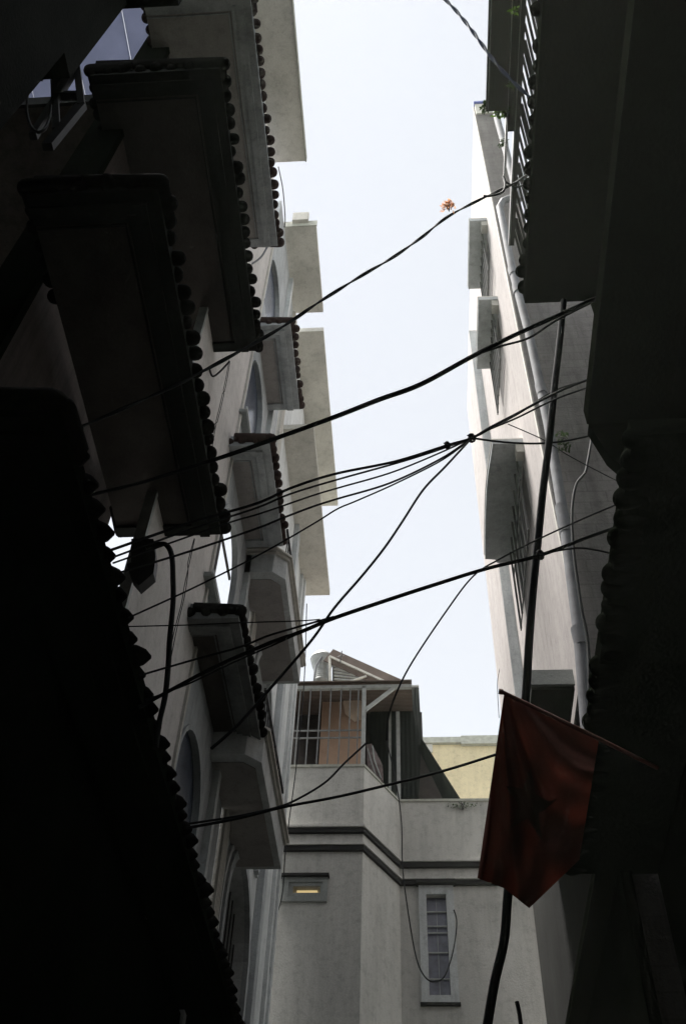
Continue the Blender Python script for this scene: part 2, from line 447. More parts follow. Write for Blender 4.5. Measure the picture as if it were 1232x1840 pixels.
for (y0, y1, z) in ((9.62, 12.0, 11.9), (9.35, 11.75, 8.6)):
    out = [(-2.3, y0), (-1.90, y0), (-1.73, y0 + .16), (-1.73, y1), (-2.3, y1)]
    sh = lambda k: [(-2.3, y0 - k), (-1.90 + k * .5, y0 - k), (-1.73 + k, y0 + .16 - k * .5), (-1.73 + k, y1 + k), (-2.3, y1 + k)]
    b = MB().prism([(x, y, z) for x, y in out], (0, 0, .36)).build('balcony', 'bluel', r)
    MB().prism([(x + (-.012 if x > -2.2 else 0), y + (.14 if y < y1 - .5 else -.08), z - .012) for x, y in [(-2.3, y0), (-1.93, y0), (-1.80, y0 + .12), (-1.80, y1), (-2.3, y1)]], (0, 0, .01)).build('soffit_panel', 'brown', b)
    MB().prism([(x, y, z + .362) for x, y in sh(.035)], (0, 0, .05)).prism([(x, y, z + .412) for x, y in sh(.07)], (0, 0, .04)).build('rim', 'cream', b)
    m = MB()
    for i in range(14): m.box(-1.80, -1.785, y0 + .3 + i * .15, y0 + .315 + i * .15, z + .45, z + 1.1)
    m.box(-1.81, -1.775, y0 + .2, y1 - .05, z + 1.1, z + 1.14)
    m.build('railing', 'iron', b)

# ============================================================ END: cream house closing the alley
r = thing('end_house', 'grey cream house closing the alley, two black bands and a chamfered corner', 'house', (-.3, 16, 0))
XA, XB, YA, YB, ZT = -.9, -.30, 15.3, 16.4, 12.74
foot = [(-3.4, YA), (XA, YA), (XB, YB), (2.6, YB), (2.6, YB + .3), (XB - .15, YB + .3), (XA - .12, YA + .3), (-3.4, YA + .3)]
# openings are cut by building wall in courses
def course(m, z0, z1, cut=None):
    if cut is None:
        m.prism([(x, y, z0) for x, y in foot], (0, 0, z1 - z0))
VL, VR, VB, VT = -2.03, -1.58, 10.28, 10.40    # lit vent slot
WL, WR, WB, WT = .15, .49, 9.14, 10.86         # window
w = MB()
zs = sorted([0, 5, WB, VB, VT, WT, ZT])
for a, b in zip(zs[:-1], zs[1:]):
    mid = (a + b) / 2; fl = [(-3.4, XA)] ; fr = [(XB, 2.6)]
    if VB < mid < VT: fl = [(-3.4, VL), (VR, XA)]
    if WB < mid < WT: fr = [(XB, WL), (WR, 2.6)]
    for p, q in fl: w.box(p, q, YA, YA + .3, a, b)
    for p, q in fr: w.box(p, q, YB, YB + .3, a, b)
    w.prism([(XA, YA, a), (XB, YB, a), (XB, YB + .3, a), (XA, YA + .3, a)], (0, 0, b - a))
w.build('wall', 'endwall', r)
def band(z0, z1, d, mat, name, top=None):
    m = MB(); e = d
    P = [(-3.4, YA - e), (XA + e * .3, YA - e), (XB + e * .3, YB - e), (2.6, YB - e)]
    Q = [(2.6, YB - .001), (XB, YB - .001), (XA, YA - .001), (-3.4, YA - .001)]
    for i in range(3):
        m.prism([(*P[i], z0), (*P[i + 1], z0), (*Q[2 - i], z0), (*Q[3 - i], z0)], (0, 0, z1 - z0))
    return m.build(name, mat, r)
band(11.37, 11.46, .07, 'black', 'black_band'); band(11.03, 11.12, .07, 'black', 'black_band')
band(11.46, 11.50, .10, 'endwall', 'band_ledge'); band(11.12, 11.16, .10, 'endwall', 'band_ledge')
band(ZT, ZT + .05, .03, 'coping', 'wall_top')
f = MB(); a = .62
f.box(-2.22, -1.46, YA - .05, YA, 10.46, 10.54); f.box(-2.22, -1.46, YA - .05, YA, 10.12, 10.2)
f.box(-2.22, -2.1, YA - .05, YA, 10.2, 10.46); f.box(-1.54, -1.46, YA - .05, YA, 10.2, 10.46)
fo = f.build('vent_frame', 'frame', r)
B(-2.24, -1.44, YA - .12, YA, 10.54, 10.58).build('vent_hood', 'black', fo)
f = MB(); f.box(-2.1, -2.03, YA - .02, YA, 10.2, 10.46); f.box(-1.58, -1.54, YA - .02, YA, 10.2, 10.46); f.box(-2.03, -1.58, YA - .02, YA, 10.2, VB); f.box(-2.03, -1.58, YA - .02, YA, VT, 10.46)
f.build('vent_sill', 'frame', fo)
g = B(-1.98, -1.64, YA + .12, YA + .26, VT - .03, VT - .001)
g.build('lamp', 'lampglow', fo)
m = MB(); m.box(-2.3, -1.3, YA + .7, YA + .74, 10.0, 10.72); m.box(-2.3, -1.3, YA + .3, YA + .7, 10.72, 10.76); m.build('room_lining', 'pale', fo)
f = MB()
f.box(.02, .15, YB - .05, YB, 9.0, 11.02); f.box(.49, .62, YB - .05, YB, 9.0, 11.02)
f.box(.15, .49, YB - .05, YB, 10.86, 11.02); f.box(.15, .49, YB - .05, YB, 9.0, 9.12)
fo = f.build('window_frame', 'bluel', r)
B(-.02, .66, YB - .15, YB, 11.02, 11.09).build('window_hood', 'black', fo)
B(0, .64, YB - .07, YB, 8.96, 9.0).build('window_sill', 'black', fo)
B(.13, .51, YB + .10, YB + .12, 9.1, 10.9).build('pane', 'curtain', fo)
f = MB()
for z in (9.42, 9.86, 10.2, 10.32, 10.58): f.box(.15, .49, YB + .06, YB + .08, z, z + .022)
f.box(.315, .325, YB + .085, YB + .095, 9.12, 10.86)
f.build('window_grille', 'ironl', fo)

# terrace cage
r = thing('terrace_cage', 'steel barred terrace cage with an orange panel inside, on top of the cream end house', 'cage', (-1.6, 15.3, ZT))
m = MB()
zt = 14.66
for (a, b, wd) in (((XA - .03, YA + .06, ZT), (XA - .03, YA + .06, zt), .075), ((-2.32, YA + .06, ZT), (-2.32, YA + .06, zt), .06),
                   ((-2.5, YA + .06, zt), (.0, YA + .06, zt), .075), ((XB, YB + .05, ZT), (XB, YB + .05, zt + .25), .07)):
    m.bar(a, b, wd)
m.bar((XA, YA + .06, 14.1), (-.35, YA + .06, zt - .03), .06)
m.build('frame', 'ironl', r)
m = MB()
for x in (-2.18, -1.98, -1.78, -1.58, -1.38, -1.2, -1.04): m.bar((x, YA + .06, ZT), (x, YA + .06, zt), .022)
for z in (13.45, 13.62): m.bar((-2.4, YA + .06, z), (XA, YA + .06, z), .025)
m.build('bars', 'cage', r)
B(-1.86, -1.0, YA + 1.15, YA + 1.2, 13.5, 15.35).build('orange_panel', 'orange', r)
B(-2.0, -1.0, YA + .75, YA + .8, 12.7, 13.35).build('grey_panel', 'greyp', r)
MB().prism([at(u, v, y=YA + 1.1) for u, v in ((618, 1252), (648, 1246), (649, 1292), (636, 1296), (620, 1282), (616, 1262))], (0, .02, 0)).build('paper_sheet', 'pale', r)
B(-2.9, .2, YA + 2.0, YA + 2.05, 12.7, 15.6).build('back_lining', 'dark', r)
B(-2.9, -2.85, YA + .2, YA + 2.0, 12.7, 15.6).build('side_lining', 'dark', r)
MB().prism([(-2.6, YA - .05, zt + .06), (.0, YA - .05, zt + .06), (.0, YA + 2.1, zt + .95), (-2.6, YA + 2.1, zt + .95)], (0, 0, .03)).build('roof', 'roofsheet', r)

r = thing('sheet_screen', 'dark green black corrugated sheet screen right of the barred cage', 'screen', (0, 17, ZT))
P = [(664, 1236), (752, 1233), (757, 1328), (752, 1434), (702, 1432), (664, 1380)]
MB().prism([at(u, v, y=17.15) for u, v in P], (0, .04, 0)).build('sheet', 'darksheet', r)
MB().prism([at(757, 1326, y=17.05), at(833, 1445, y=16.72), at(800, 1445, y=17.0), at(752, 1345, y=17.12)], (0, .03, 0)).build('leaning_sheet', 'darksheet', r)
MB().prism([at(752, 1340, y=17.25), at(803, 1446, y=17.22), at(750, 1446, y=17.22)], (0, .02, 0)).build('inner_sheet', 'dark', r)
m = MB(); m.bar(at(700, 1240, y=17.1), at(700, 1434, y=17.1), .05); m.bar(at(752, 1233, y=17.1), at(640, 1236, y=17.1), .04); m.build('frame', 'ironl', r)

r = thing('plastic_bundle', 'crumpled clear plastic wrapped bundle leaning beside the cage post', 'bundle', tuple(at(672, 1380, y=15.9)))
P = [(658, 1338), (667, 1336), (676, 1352), (687, 1375), (688, 1402), (676, 1398), (660, 1380)]
m = MB().prism([at(u, v, y=15.75) for u, v in P], (0, .25, 0)); m.build('wrap', 'plastic', r)
m = MB().tube([at(669, 1340, y=15.72), at(672, 1365, y=15.7), at(684, 1398, y=15.73)], .012).tube([at(660, 1345, y=15.73), at(668, 1372, y=15.7), at(674, 1392, y=15.73)], .01)
m.build('wrap_fold', 'greyp', r)

# gable roof frame behind the cage
r = thing('roof_frame', 'small slatted gable roof frame above the barred cage', 'roof', tuple(at(640, 1230, y=17.6)))
y = 17.6
m = MB(); m.bar(at(592, 1181, y=y), at(708, 1234, y=y), .10, .05); m.bar(at(592, 1181, y=y), at(593, 1230, y=y), .06); m.bar(at(618, 1228, y=y - .05), at(658, 1215, y=y - .05), .04); m.build('rafter', 'slab', r)
m = MB()
for i in range(6):
    a = at(600 + i * 14, 1194 + i * 6.2, y=y + .05); b = at(600 + i * 5, 1228, y=y + .05)
    m.bar(at(600, 1196 + i * 6, y=y + .1), at(612 + i * 13, 1201 + i * 6, y=y + .1), .035)
m.build('slats', 'steel', r)
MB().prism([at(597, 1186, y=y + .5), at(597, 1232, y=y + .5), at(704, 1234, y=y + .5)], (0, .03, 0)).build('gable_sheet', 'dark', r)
m = MB().bar(at(590, 1177, y=y), at(714, 1233, y=y), .03, .4); m.build('roof_edge', 'roofsheet', r)

c = at(578, 1200, y=17.9)
r = thing('water_tank', 'silver steel water tank with flared rounded top, above the barred cage', 'water tank', tuple(c + Vector((0, 0, -.5))))
MB().lathe(c, [(.001, .40), (.10, .395), (.20, .37), (.26, .31), (.272, .24), (.262, .15), (.235, .05), (.20, -.04), (.178, -.12), (.175, -.55), (.001, -.55)]).build('tank_body', 'steel', r)
m = MB()
m.lathe(c, [(.262, .22), (.282, .235), (.262, .25)]); m.build('tank_rim', 'steel', r)
m = MB(); m.lathe(c, [(.17, -.44)] + [(.17 + .016 * (k % 2), -.44 + k * .03) for k in range(12)]); m.build('tank_ribs', 'steel', r)
MB().tube([c + Vector((.02, -.27, .1)), c + Vector((-.1, -.26, -.15)), c + Vector((-.14, -.22, -.6))], .02).build('tank_pipe', 'pvc', r)
c = at(690, 1226, y=19.5)
r = thing('plastic_tank', 'small pale tank peeping over the sloping roof edge', 'water tank', tuple(c))
MB().lathe(c, [(.001, .2), (.15, .19), (.22, .13), (.24, 0), (.24, -.3)]).build('tank_body', 'greyp', r)
m = MB(); m.lathe(c, [(.24, .02), (.255, .04), (.24, .06)]); m.build('tank_ring', 'steel', r)
tag(MB().tube([at(611, 1190, y=17.5), at(614, 1170, y=17.5)], .012).tube([at(606, 1180, y=17.5), at(619, 1178, y=17.5)], .008).build('antenna', 'iron', None, tuple(at(611, 1190, y=17.5))), 'thin short antenna rod sticking up behind the gable roof', 'antenna')

# yellow building
r = thing('yellow_building', 'pale yellow building with a grey coping, far behind beside the red flag', 'building', (1.3, 22, 0))
B(-.3, 4.5, 22, 26, 0, 18.3).build('wall', 'yellow', r)
a = B(-.35, 1.25, 21.9, 22.3, 18.3, 18.48).build('coping', 'coping', r)
B(1.255, 4.55, 21.88, 22.3, 18.24, 18.5).build('coping', 'coping', r)
m = MB(); m.box(.2, .5, 21.96, 22, 18.05, 18.3); m.build('wall_patch', 'cream', r)

# ============================================================ RIGHT: tall pale house
r = thing('tall_house', 'tall narrow pale pinkish house with three window canopies on the right side', 'house', (1.75, 8, 0))
RX = 1.75
MB().box(RX, 5.0, 7.8, 14.6, 0, 16.4).box(RX, 2.22, 7.8, 14.6, 16.401, 25.2).build('wall', 'pinkwall', r)
MB().box(RX + .004, 5.0, 7.77, 7.797, 0, 16.4).box(RX + .004, 2.22, 7.77, 7.797, 16.401, 24.6).build('side_wall', 'rawwall', r)
B(RX + .02, 2.24, 7.74, 7.80, 24.62, 25.22).build('parapet', 'slab', r)
B(RX - .0, 2.25, 7.70, 7.86, 25.225, 25.3).build('parapet_strip', 'trimblue', r)
B(RX - .015, RX + .0, 7.79, 7.86, 0, 25.2).build('corner_bead', 'cream', r)
for (x, y0, y1, z, kind) in ((1.40, 8.62, 10.12, 20.95, 0), (1.40, 8.96, 10.43, 18.3, 0), (1.40, 8.98, 11.3, 13.88, 1)):
    if kind: poly = [(RX, y0), (1.295, y0), (1.27, y0 + .3), (1.243, y0 + .6), (1.228, y0 + .95), (1.23, y0 + 1.5), (1.25, y1), (1.42, y1 + .02), (1.44, y1 + .09), (1.60, y1 + .11), (RX, y1 + .11)]
    else: poly = [(RX, y0), (x, y0), (x, y1), (RX - .1, y1), (RX, y1)]
    s = MB().prism([(a, b, z) for a, b in poly], (0, 0, .1)).build('window_canopy', 'blue', r)
    MB().prism([(a - .01 if a < RX else a, b, z + .101) for a, b in poly], (0, 0, .025)).build('canopy_top', 'slab', s)
    MB().box(RX - .12, RX - .002, y0 + .02, y0 + .2, z - .18, z - .002).build('bracket', 'slab', s)
    m = MB()
    for i in range(7):
        yy = y0 + .25 + i * (y1 - y0 - .4) / 6
        m.bar((RX - .10, yy, z - 1.7), (RX - .10, yy, z - .02), .03)
    for k in range(2): m.bar((RX - .10, y0 + .2, z - 1.7 + k * 1.1), (RX - .10, y1 - .1, z - 1.7 + k * 1.1), .018)
    m.build('window_grille', 'iron', s)
    g = MB().box(RX - .004, RX + .001, y0 + .3, y1 - .2, z - 1.6, z - .15).build('pane', 'dark', s)
# balcony ledge low on the wall
P = [(949, 1237), (1028, 1237), (1028, 1258), (949, 1258)]
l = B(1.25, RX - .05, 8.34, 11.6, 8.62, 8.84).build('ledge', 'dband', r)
B(1.245, RX - .045, 8.30, 8.338, 8.66, 8.86).build('ledge_edge', 'frame', l)
MB().box(RX - .02, RX - .001, 8.0, 11.65, 0, 8.6).box(RX - .02, RX - .001, 11.651, 14.5, 0, 10.7).build('shade_panel', 'dband', r)  # dark panel painting the ledge's shade on the lower facade
# drain pipes
def smooth(P, n=6):
    out = []
    for i in range(len(P) - 1):
        p0 = P[max(i - 1, 0)]; p1 = P[i]; p2 = P[i + 1]; p3 = P[min(i + 2, len(P) - 1)]
        for k in range(n):
            t = k / n
            out.append(tuple(.5 * ((2 * b) + (-a + c) * t + (2 * a - 5 * b + 4 * c - d) * t * t + (-a + 3 * b - 3 * c + d) * t ** 3) for a, b, c, d in zip(p0, p1, p2, p3)))
    out.append(tuple(P[-1])); return out
PX = [(925, 352), (903, 361), (897, 372), (905, 410), (921, 490), (950, 600), (985, 765), (1012, 930), (1040, 1140), (1056, 1330), (1062, 1400)]
p = MB().tube([at(u, v, y=7.62) for u, v in PX[:3]] + [at(u, v, y=7.62) for u, v in PX[3:]], .062, 12).build('drain_pipe', 'pvc', r)
for (u, v) in ((921, 488), (929, 520), (972, 700), (1010, 922), (1014, 945), (1041, 1145)):
    a = at(u, v, y=7.62); m = MB().tube([a + Vector((0, 0, -.12)), a + Vector((-.006, 0, .12))], .072, 12)
    m.build('pipe_joint', 'pvc', p)
p = MB().tube([at(u, v, y=7.62) for u, v in ((886, 180), (893, 215), (906, 262), (921, 320), (930, 360))], .07, 12).build('drain_pipe', 'pvc', r)
a = at(905, 257, y=7.62); MB().tube([a + Vector((0, 0, -.12)), a + Vector((0, 0, .12))], .08, 12).build('pipe_joint', 'pvc', p)

r = thing('far_house', 'thin sliver of a pale and grey house projecting behind the tall pinkish house', 'house', (1.6, 13.7, 0))
B(1.58, 1.748, 12.3, 14.5, 11.0, 23.0).build('wall', 'pinkwall', r)
B(1.584, 1.748, 12.27, 12.298, 11.0, 22.98).build('side_wall', 'blue', r)

# ============================================================ RIGHT: near black building
r = thing('black_building', 'almost black building with projecting canopies and a barred balcony filling the right side', 'building', (2, 2, 0))
B(1.95, 2.3, -8.9, 5.2, 0, 16).build('wall', 'shade_black', r)
B(2.3, 7, 5.0, 5.2, 0, 16).build('end_wall', 'shade_black', r)
s = B(1.2, 1.95, -3, 4.86, 10.55, 10.75).build('upper_canopy', 'shade_black', r)
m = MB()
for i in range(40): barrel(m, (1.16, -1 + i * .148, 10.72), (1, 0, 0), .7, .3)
m.build('roof_tiles', 'shade_black', s)
s = B(1.36, 1.95, -3, 4.45, 7.9, 8.08).build('middle_slab', 'shade_black', r)
s = B(1.24, 1.99, 3.3, 8.0 - .25, 6.16, 6.3).build('lower_canopy', 'shade_black', r)
m = MB()
for i in range(31): barrel(m, (1.21, 3.35 + i * .145, 6.18), (1, 0, 0), .7, .25)
m.build('roof_tiles', 'shade_black', s)
# half round corner below the middle slab
m = MB().prism([(1.95 , 4.0, z) if False else (x, 4.44, z) for x, z in [(1.37, 7.89), (1.45, 7.5), (1.6, 7.2), (1.95, 7.0), (1.95, 7.89)]], (0, .1, 0)); m.build('slab_bracket', 'shade_black', r)
# wall fittings in the dark
for (ya, yb, za, zb) in ((.6, 1.8, 3, 4.6), (2.6, 3.8, 3, 4.8), (1.0, 2.2, 8.5, 10), (2.9, 4.2, 8.5, 10)):
    w = B(1.91, 1.95, ya, yb, za, zb).build('window', 'iron', r)
    m = MB()
    for k in range(8): m.bar((1.87, ya + (yb - ya) * k / 7, za), (1.87, ya + (yb - ya) * k / 7, zb), .018)
    m.build('grille', 'iron', w)
B(1.96, 2.3, 5.2, 7.7, 0, 6.14).build('low_wall', 'shade_black', r)
B(1.48, 1.749, 7.8, 12, 6.2, 6.3).build('low_canopy', 'shade_black', r)
B(1.66, 1.749, 7.7, 13, 0, 6.19).build('shade_front', 'shade_black', r)  # dark front added to paint the shade on the low facade
# top balcony with beams and slanted bars against the sky
T = B(1.2, 1.47, -2, 4.66, 15.5, 15.62).build('balcony_slab', 'shade_black', r)
B(1.475, 1.58, -2, 4.95, 15.52, 15.6).build('balcony_board', 'shade_black', r)
m = MB(); m.box(1.215, 1.228, -2, 4.64, 15.47, 15.499); m.box(1.483, 1.490, -2, 5.6, 15.47, 15.519); m.build('light_edge', 'steel', r)
m = MB(); m.box(1.47, 1.50, 4.66, 5.65, 15.52, 15.60); m.box(1.58, 1.66, -2, 6.6, 15.5, 15.6); m.build('beam', 'iron', r)
B(1.59, 1.597, -2, 6.6, 15.48, 15.499).build('light_edge', 'steel', r)
m = MB()
for i in range(26):
    y0 = 1.4 + i * .2
    m.bar((1.655, y0, 15.55), (1.99, y0 + 1.1, 15.55), .035 if i % 4 else .07, .03)
m.build('slanted_bars', 'iron', r)

# unseen blocker added behind the camera: wall and bridging box shade the alley
r = thing('rear_blocker', 'unseen dark blocker added across the alley behind the viewer', 'building', (0, -9, 0))
B(-3, 3, -9.6, -9, 0, 13).build('wall', 'darkw', r)
B(-2.39, 1.94, -8.9, -1.2, 7, 12).build('bridge_blocker', 'darkw', r)

# ============================================================ flag
r = thing('flag', 'dark red flag with a faint star hanging from a pole on the right', 'flag', tuple(at(1085, 1333, y=5)))
PT = [(905, 1246), (950, 1267), (1010, 1298), (1075, 1330)]
PB = [(857, 1578), (905, 1596), (950, 1632), (1040, 1545)]
def lerp(P, t):
    t *= len(P) - 1; i = min(int(t), len(P) - 2); f = t - i
    return (P[i][0] * (1 - f) + P[i + 1][0] * f, P[i][1] * (1 - f) + P[i + 1][1] * f)
def flag_pt(s, t, off=0):
    a = lerp(PT, s); b = lerp(PB, s)
    u = a[0] + (b[0] - a[0]) * t; v = a[1] + (b[1] - a[1]) * t
    v += 5 * sin(pi * s * 3) * t * (1 - t)
    # folds fan out from the free top corner
    ang = math.atan2(t + .12, s + .10)
    fold = (.055 * sin(ang * 13) + .02 * sin(ang * 29 + 1)) * min(1, t * 4) * (1 - .4 * t) + .018 * sin(s * 17 + t * 5) * t
    return at(u, v, y=5 + fold + s * .12 + off)
NS, NT = 48, 60
m = MB()
vs = [flag_pt(i / NS, j / NT) for j in range(NT + 1) for i in range(NS + 1)]
m.add(vs, [(j * (NS + 1) + i, j * (NS + 1) + i + 1, (j + 1) * (NS + 1) + i + 1, (j + 1) * (NS + 1) + i) for j in range(NT) for i in range(NS)], True)
fo = m.build('flag_cloth', 'flag', r)
m = MB(); cs, ct = .47, .50; K = 10
ring = []
for k in range(10):
    a = pi / 2 + .5 + k * pi / 5; rr = 1 if k % 2 == 0 else .4
    ring.append((cs + .30 * rr * cos(a), ct + .19 * rr * sin(a)))
vs = [flag_pt(cs, ct, -.012)]
L = 8
for l in range(1, L + 1):
    for k in range(10):
        for q in range(3):
            a = ring[k]; b = ring[(k + 1) % 10]; f = q / 3
            s_ = a[0] * (1 - f) + b[0] * f; t_ = a[1] * (1 - f) + b[1] * f
            vs.append(flag_pt(cs + (s_ - cs) * l / L, ct + (t_ - ct) * l / L, -.012))
fs = [(0, 1 + i, 1 + (i + 1) % 30) for i in range(30)]
for l in range(L - 1):
    for i in range(30): fs.append((1 + l * 30 + i, 1 + (l + 1) * 30 + i, 1 + (l + 1) * 30 + (i + 1) % 30, 1 + l * 30 + (i + 1) % 30))
m.add(vs, fs, True); m.build('star', 'star', fo)
MB().tube([at(899, 1242, y=4.97), at(990, 1286, y=5.03), at(1082, 1331, y=5.1), at(1180, 1380, y=5.3)], .013).build('flag_pole', 'pole', r)
a = at(900, 1243, y=4.97); MB().tube([a + Vector((-.015, 0, .004)), a + Vector((.01, 0, -.002))], .018).build('pole_cap', 'pole', r)

# ============================================================ wires
def wire(name, label, cat, P, y0, y1, wpx, mat='cable', twist=0, strands=1, group='overhead cables crossing the alley', knots=(), spread=1.0, tight=None):
    S = smooth([tuple(map(float, p)) for p in P], 7)
    tot = 0; ds = [0]
    for a, b in zip(S[:-1], S[1:]): tot += math.hypot(a[0] - b[0], a[1] - b[1]); ds.append(tot)
    pts = [at(u, v, y=y0 + (y1 - y0) * d / tot) for (u, v), d in zip([q[:2] for q in S], ds)]
    wpx *= .88
    rad = lambda p: wpx / 2 * (RW.transposed() @ (p - EYE)).z * -1 / F
    R = sum(rad(p) for p in pts) / len(pts)
    m = MB()
    if strands == 1 and not twist:
        m.tube(pts, R, 6)
    else:
        # resample finely
        F2 = []; 
        for a, b in zip(pts[:-1], pts[1:]):
            n = max(1, int((b - a).length / (.03 if twist else .08)))
            F2 += [a.lerp(b, k / n) for k in range(n)]
        F2.append(pts[-1]); n = len(F2)
        ns = max(strands, 2)
        rs = R * (.56 if ns == 2 else .45)
        L = 0; acc = [0]
        for a, b in zip(F2[:-1], F2[1:]): L += (b - a).length; acc.append(L)
        for k in range(ns):
            Q = []
            for i, p in enumerate(F2):
                t = (F2[min(i + 1, n - 1)] - F2[max(i - 1, 0)]).normalized()
                A = t.cross(Vector((0, 0, 1))).normalized(); Bv = t.cross(A)
                ph = 2 * pi * k / ns + (acc[i] / twist * 2 * pi if twist else .8 * sin(acc[i] * 1.3 + k))
                w = R * .5 * spread * (1 + (0 if twist else .5 * sin(acc[i] * .9 + k * 2.1)))
                Q.append(p + (A * cos(ph) + Bv * sin(ph)) * w)
            m.tube(Q, rs, 6)
    o = m.build(name, mat, None, tuple(pts[len(pts) // 2]))
    tag(o, label, cat, group)
    for (u, v, s) in knots:
        i = min(range(len(pts)), key=lambda j: (S[j][0] - u) ** 2 + (S[j][1] - v) ** 2)
        c = pts[i]; k = MB(); r_ = R * s
        for q in range(4):
            a = [c + Vector((r_ * cos(w_) * .8 + random.uniform(-1, 1) * r_ * .2, r_ * sin(w_ + q) * .8, r_ * sin(w_) )) for w_ in [2 * pi * e / 10 for e in range(11)]]
            k.tube(a, r_ * .28, 6)
        k.tube([c, c + Vector((-r_ * 1.2, 0, r_ * 1.4))], r_ * .2, 5)
        ko = k.build('tie_knot', 'cable', o)
        ko.parent = o; L0 = Vector(root_loc[o.name]); 
    return o

wire('twisted_cable', 'twisted black cable pair crossing highest, past the orange sprig', 'cable', [(955, 310), (935, 322), (912, 335), (880, 350), (845, 367), (800, 392), (755, 428), (700, 466), (655, 492), (576, 541), (500, 592), (400, 648), (330, 685), (250, 722), (150, 765), (60, 800)], 4.8, 4.3, 7, twist=1.1)
wire('looped_cable', 'short black cable loop tied at the right end of the twisted pair', 'cable', [(903, 317), (907, 330), (902, 345), (880, 352), (868, 352)], 4.75, 4.7, 5)
wire('looped_cable', 'thin black tail curling over the white sky gap by the balcony beams', 'cable', [(905, 325), (918, 333), (930, 336), (945, 328), (960, 315)], 4.75, 4.9, 4)
wire('thick_cable', 'thickest black cable bundle sweeping across the middle of the sky', 'cable', [(1120, 515), (1060, 540), (1000, 567), (920, 603), (845, 641), (755, 690), (680, 718), (600, 750), (500, 787), (400, 822), (260, 866), (150, 892), (40, 915)], 3.9, 4.2, 12, strands=3, spread=.8)
wire('loose_cable', 'loose strand sagging just below the thickest bundle on the right', 'cable', [(1080, 535), (1000, 575), (950, 607), (900, 622), (850, 640), (800, 668)], 3.9, 4.0, 5)
wire('cable', 'black cable carrying two tie knots, joining the wires left of the drainpipe', 'cable', [(1130, 650), (1080, 672), (1000, 705), (930, 742), (880, 768), (847, 787), (803, 800), (710, 829), (600, 852), (520, 878), (460, 905), (340, 940), (198, 989)], 4.6, 4.2, 6, knots=((847, 787, 2.4), (803, 800, 2.0)))
wire('cable', 'second strand just under the knotted cable at its right end', 'cable', [(1130, 668), (1080, 688), (1000, 716), (930, 750), (880, 771), (847, 787), (740, 824), (605, 862), (520, 888), (460, 913), (340, 952), (196, 1004)], 4.65, 4.25, 4.5)
wire('cable', 'third thin strand of the knotted group, lying between its neighbours', 'cable', [(1100, 672), (1000, 700), (930, 744), (847, 787), (780, 818), (700, 850), (610, 876), (560, 891), (470, 922), (400, 943), (203, 1012)], 4.7, 4.3, 4)
wire('cable', 'thin strand ending lowest at the white gap beside the beige wall', 'cable', [(847, 787), (790, 825), (700, 868), (607, 896), (560, 911), (505, 932), (460, 950), (340, 991), (208, 1031)], 4.7, 4.35, 4.5)
wire('cable', 'slack thin line running from the larger knot down to the sawtooth tiles', 'cable', [(847, 787), (795, 826), (710, 869), (640, 900), (605, 915), (560, 943), (460, 1000), (340, 1060), (231, 1110)], 4.7, 4.4, 3.5)
wire('cable', 'wavy cable falling from the large knot down left past the water tank', 'cable', [(847, 787), (800, 838), (760, 880), (722, 938), (690, 985), (650, 1035), (600, 1093), (560, 1150), (490, 1232), (430, 1300), (380, 1345)], 4.7, 4.3, 5.5)
wire('cable', 'thin cable looping right from the large knot over the drainpipe', 'cable', [(847, 787), (900, 794), (960, 797), (1010, 793), (1050, 785), (1090, 776)], 4.7, 5.0, 4.5)
wire('cable', 'hair thin wire slanting down right across the bare cement wall', 'cable', [(912, 762), (975, 790), (1020, 818), (1080, 850), (1110, 865)], 4.9, 5.0, 2.5)
wire('thick_cable', 'heavy black cable bundle crossing below the curved window canopy', 'cable', [(1120, 942), (1050, 967), (970, 997), (870, 1022), (780, 1050), (700, 1076), (600, 1110), (540, 1135), (480, 1157), (380, 1202), (250, 1272)], 4.2, 4.5, 10, strands=3, spread=.8, knots=((972, 996, 1.5),))
wire('cable', 'black cable arching to the right from the heavy bundle at the drainpipe', 'cable', [(970, 997), (1010, 988), (1050, 985), (1110, 997)], 4.3, 4.4, 4.5)
wire('cable', 'cable leaving the heavy bundle towards the dark bay canopy, upper branch', 'cable', [(600, 1108), (530, 1128), (480, 1143), (430, 1163), (350, 1185), (250, 1214)], 4.5, 4.6, 5)
wire('cable', 'thin branch just below the heavy bundle at the lower left hose', 'cable', [(600, 1110), (500, 1155), (420, 1190), (340, 1228), (262, 1258)], 4.55, 4.65, 4)
wire('cable', 'nearly level thin wire meeting the heavy bundle under the long slab', 'cable', [(575, 1113), (530, 1116), (430, 1119), (340, 1123), (225, 1126)], 4.6, 4.6, 3)
wire('cable', 'thin wire from the bare wall down left and past the cage to the end house', 'cable', [(1110, 905), (1040, 935), (960, 972), (900, 1003), (850, 1035), (800, 1100), (740, 1190), (712, 1245), (697, 1290), (694, 1330)], 4.6, 5.4, 4)
wire('cable', 'straight black cable low across the cream end house, ending at the flag', 'cable', [(890, 1356), (800, 1384), (690, 1412), (600, 1433), (510, 1450), (430, 1470), (335, 1488)], 4.9, 4.6, 6)
wire('cable', 'curved cable rising from the low cable to the cage corner post', 'cable', [(658, 1335), (620, 1370), (585, 1405), (540, 1433), (500, 1450), (430, 1466), (340, 1480)], 5.2, 4.6, 4.5)
wire('twisted_cable', 'blue tinted twisted cable at the very top right against the sky', 'cable', [(785, -15), (815, 15), (840, 45), (862, 75), (880, 100), (905, 130), (935, 160), (965, 185)], 3.2, 3.6, 8, 'bcable', twist=.75)
wire('conduit', 'long thick black cable hanging down the right side behind the flag', 'conduit', [(1012, 540), (1004, 620), (995, 700), (986, 790), (975, 880), (966, 970), (957, 1060), (950, 1150), (944, 1250), (930, 1400), (912, 1605), (905, 1690), (888, 1765), (872, 1860)], 4.4, 6.2, 17, 'cable', group='hanging cables')
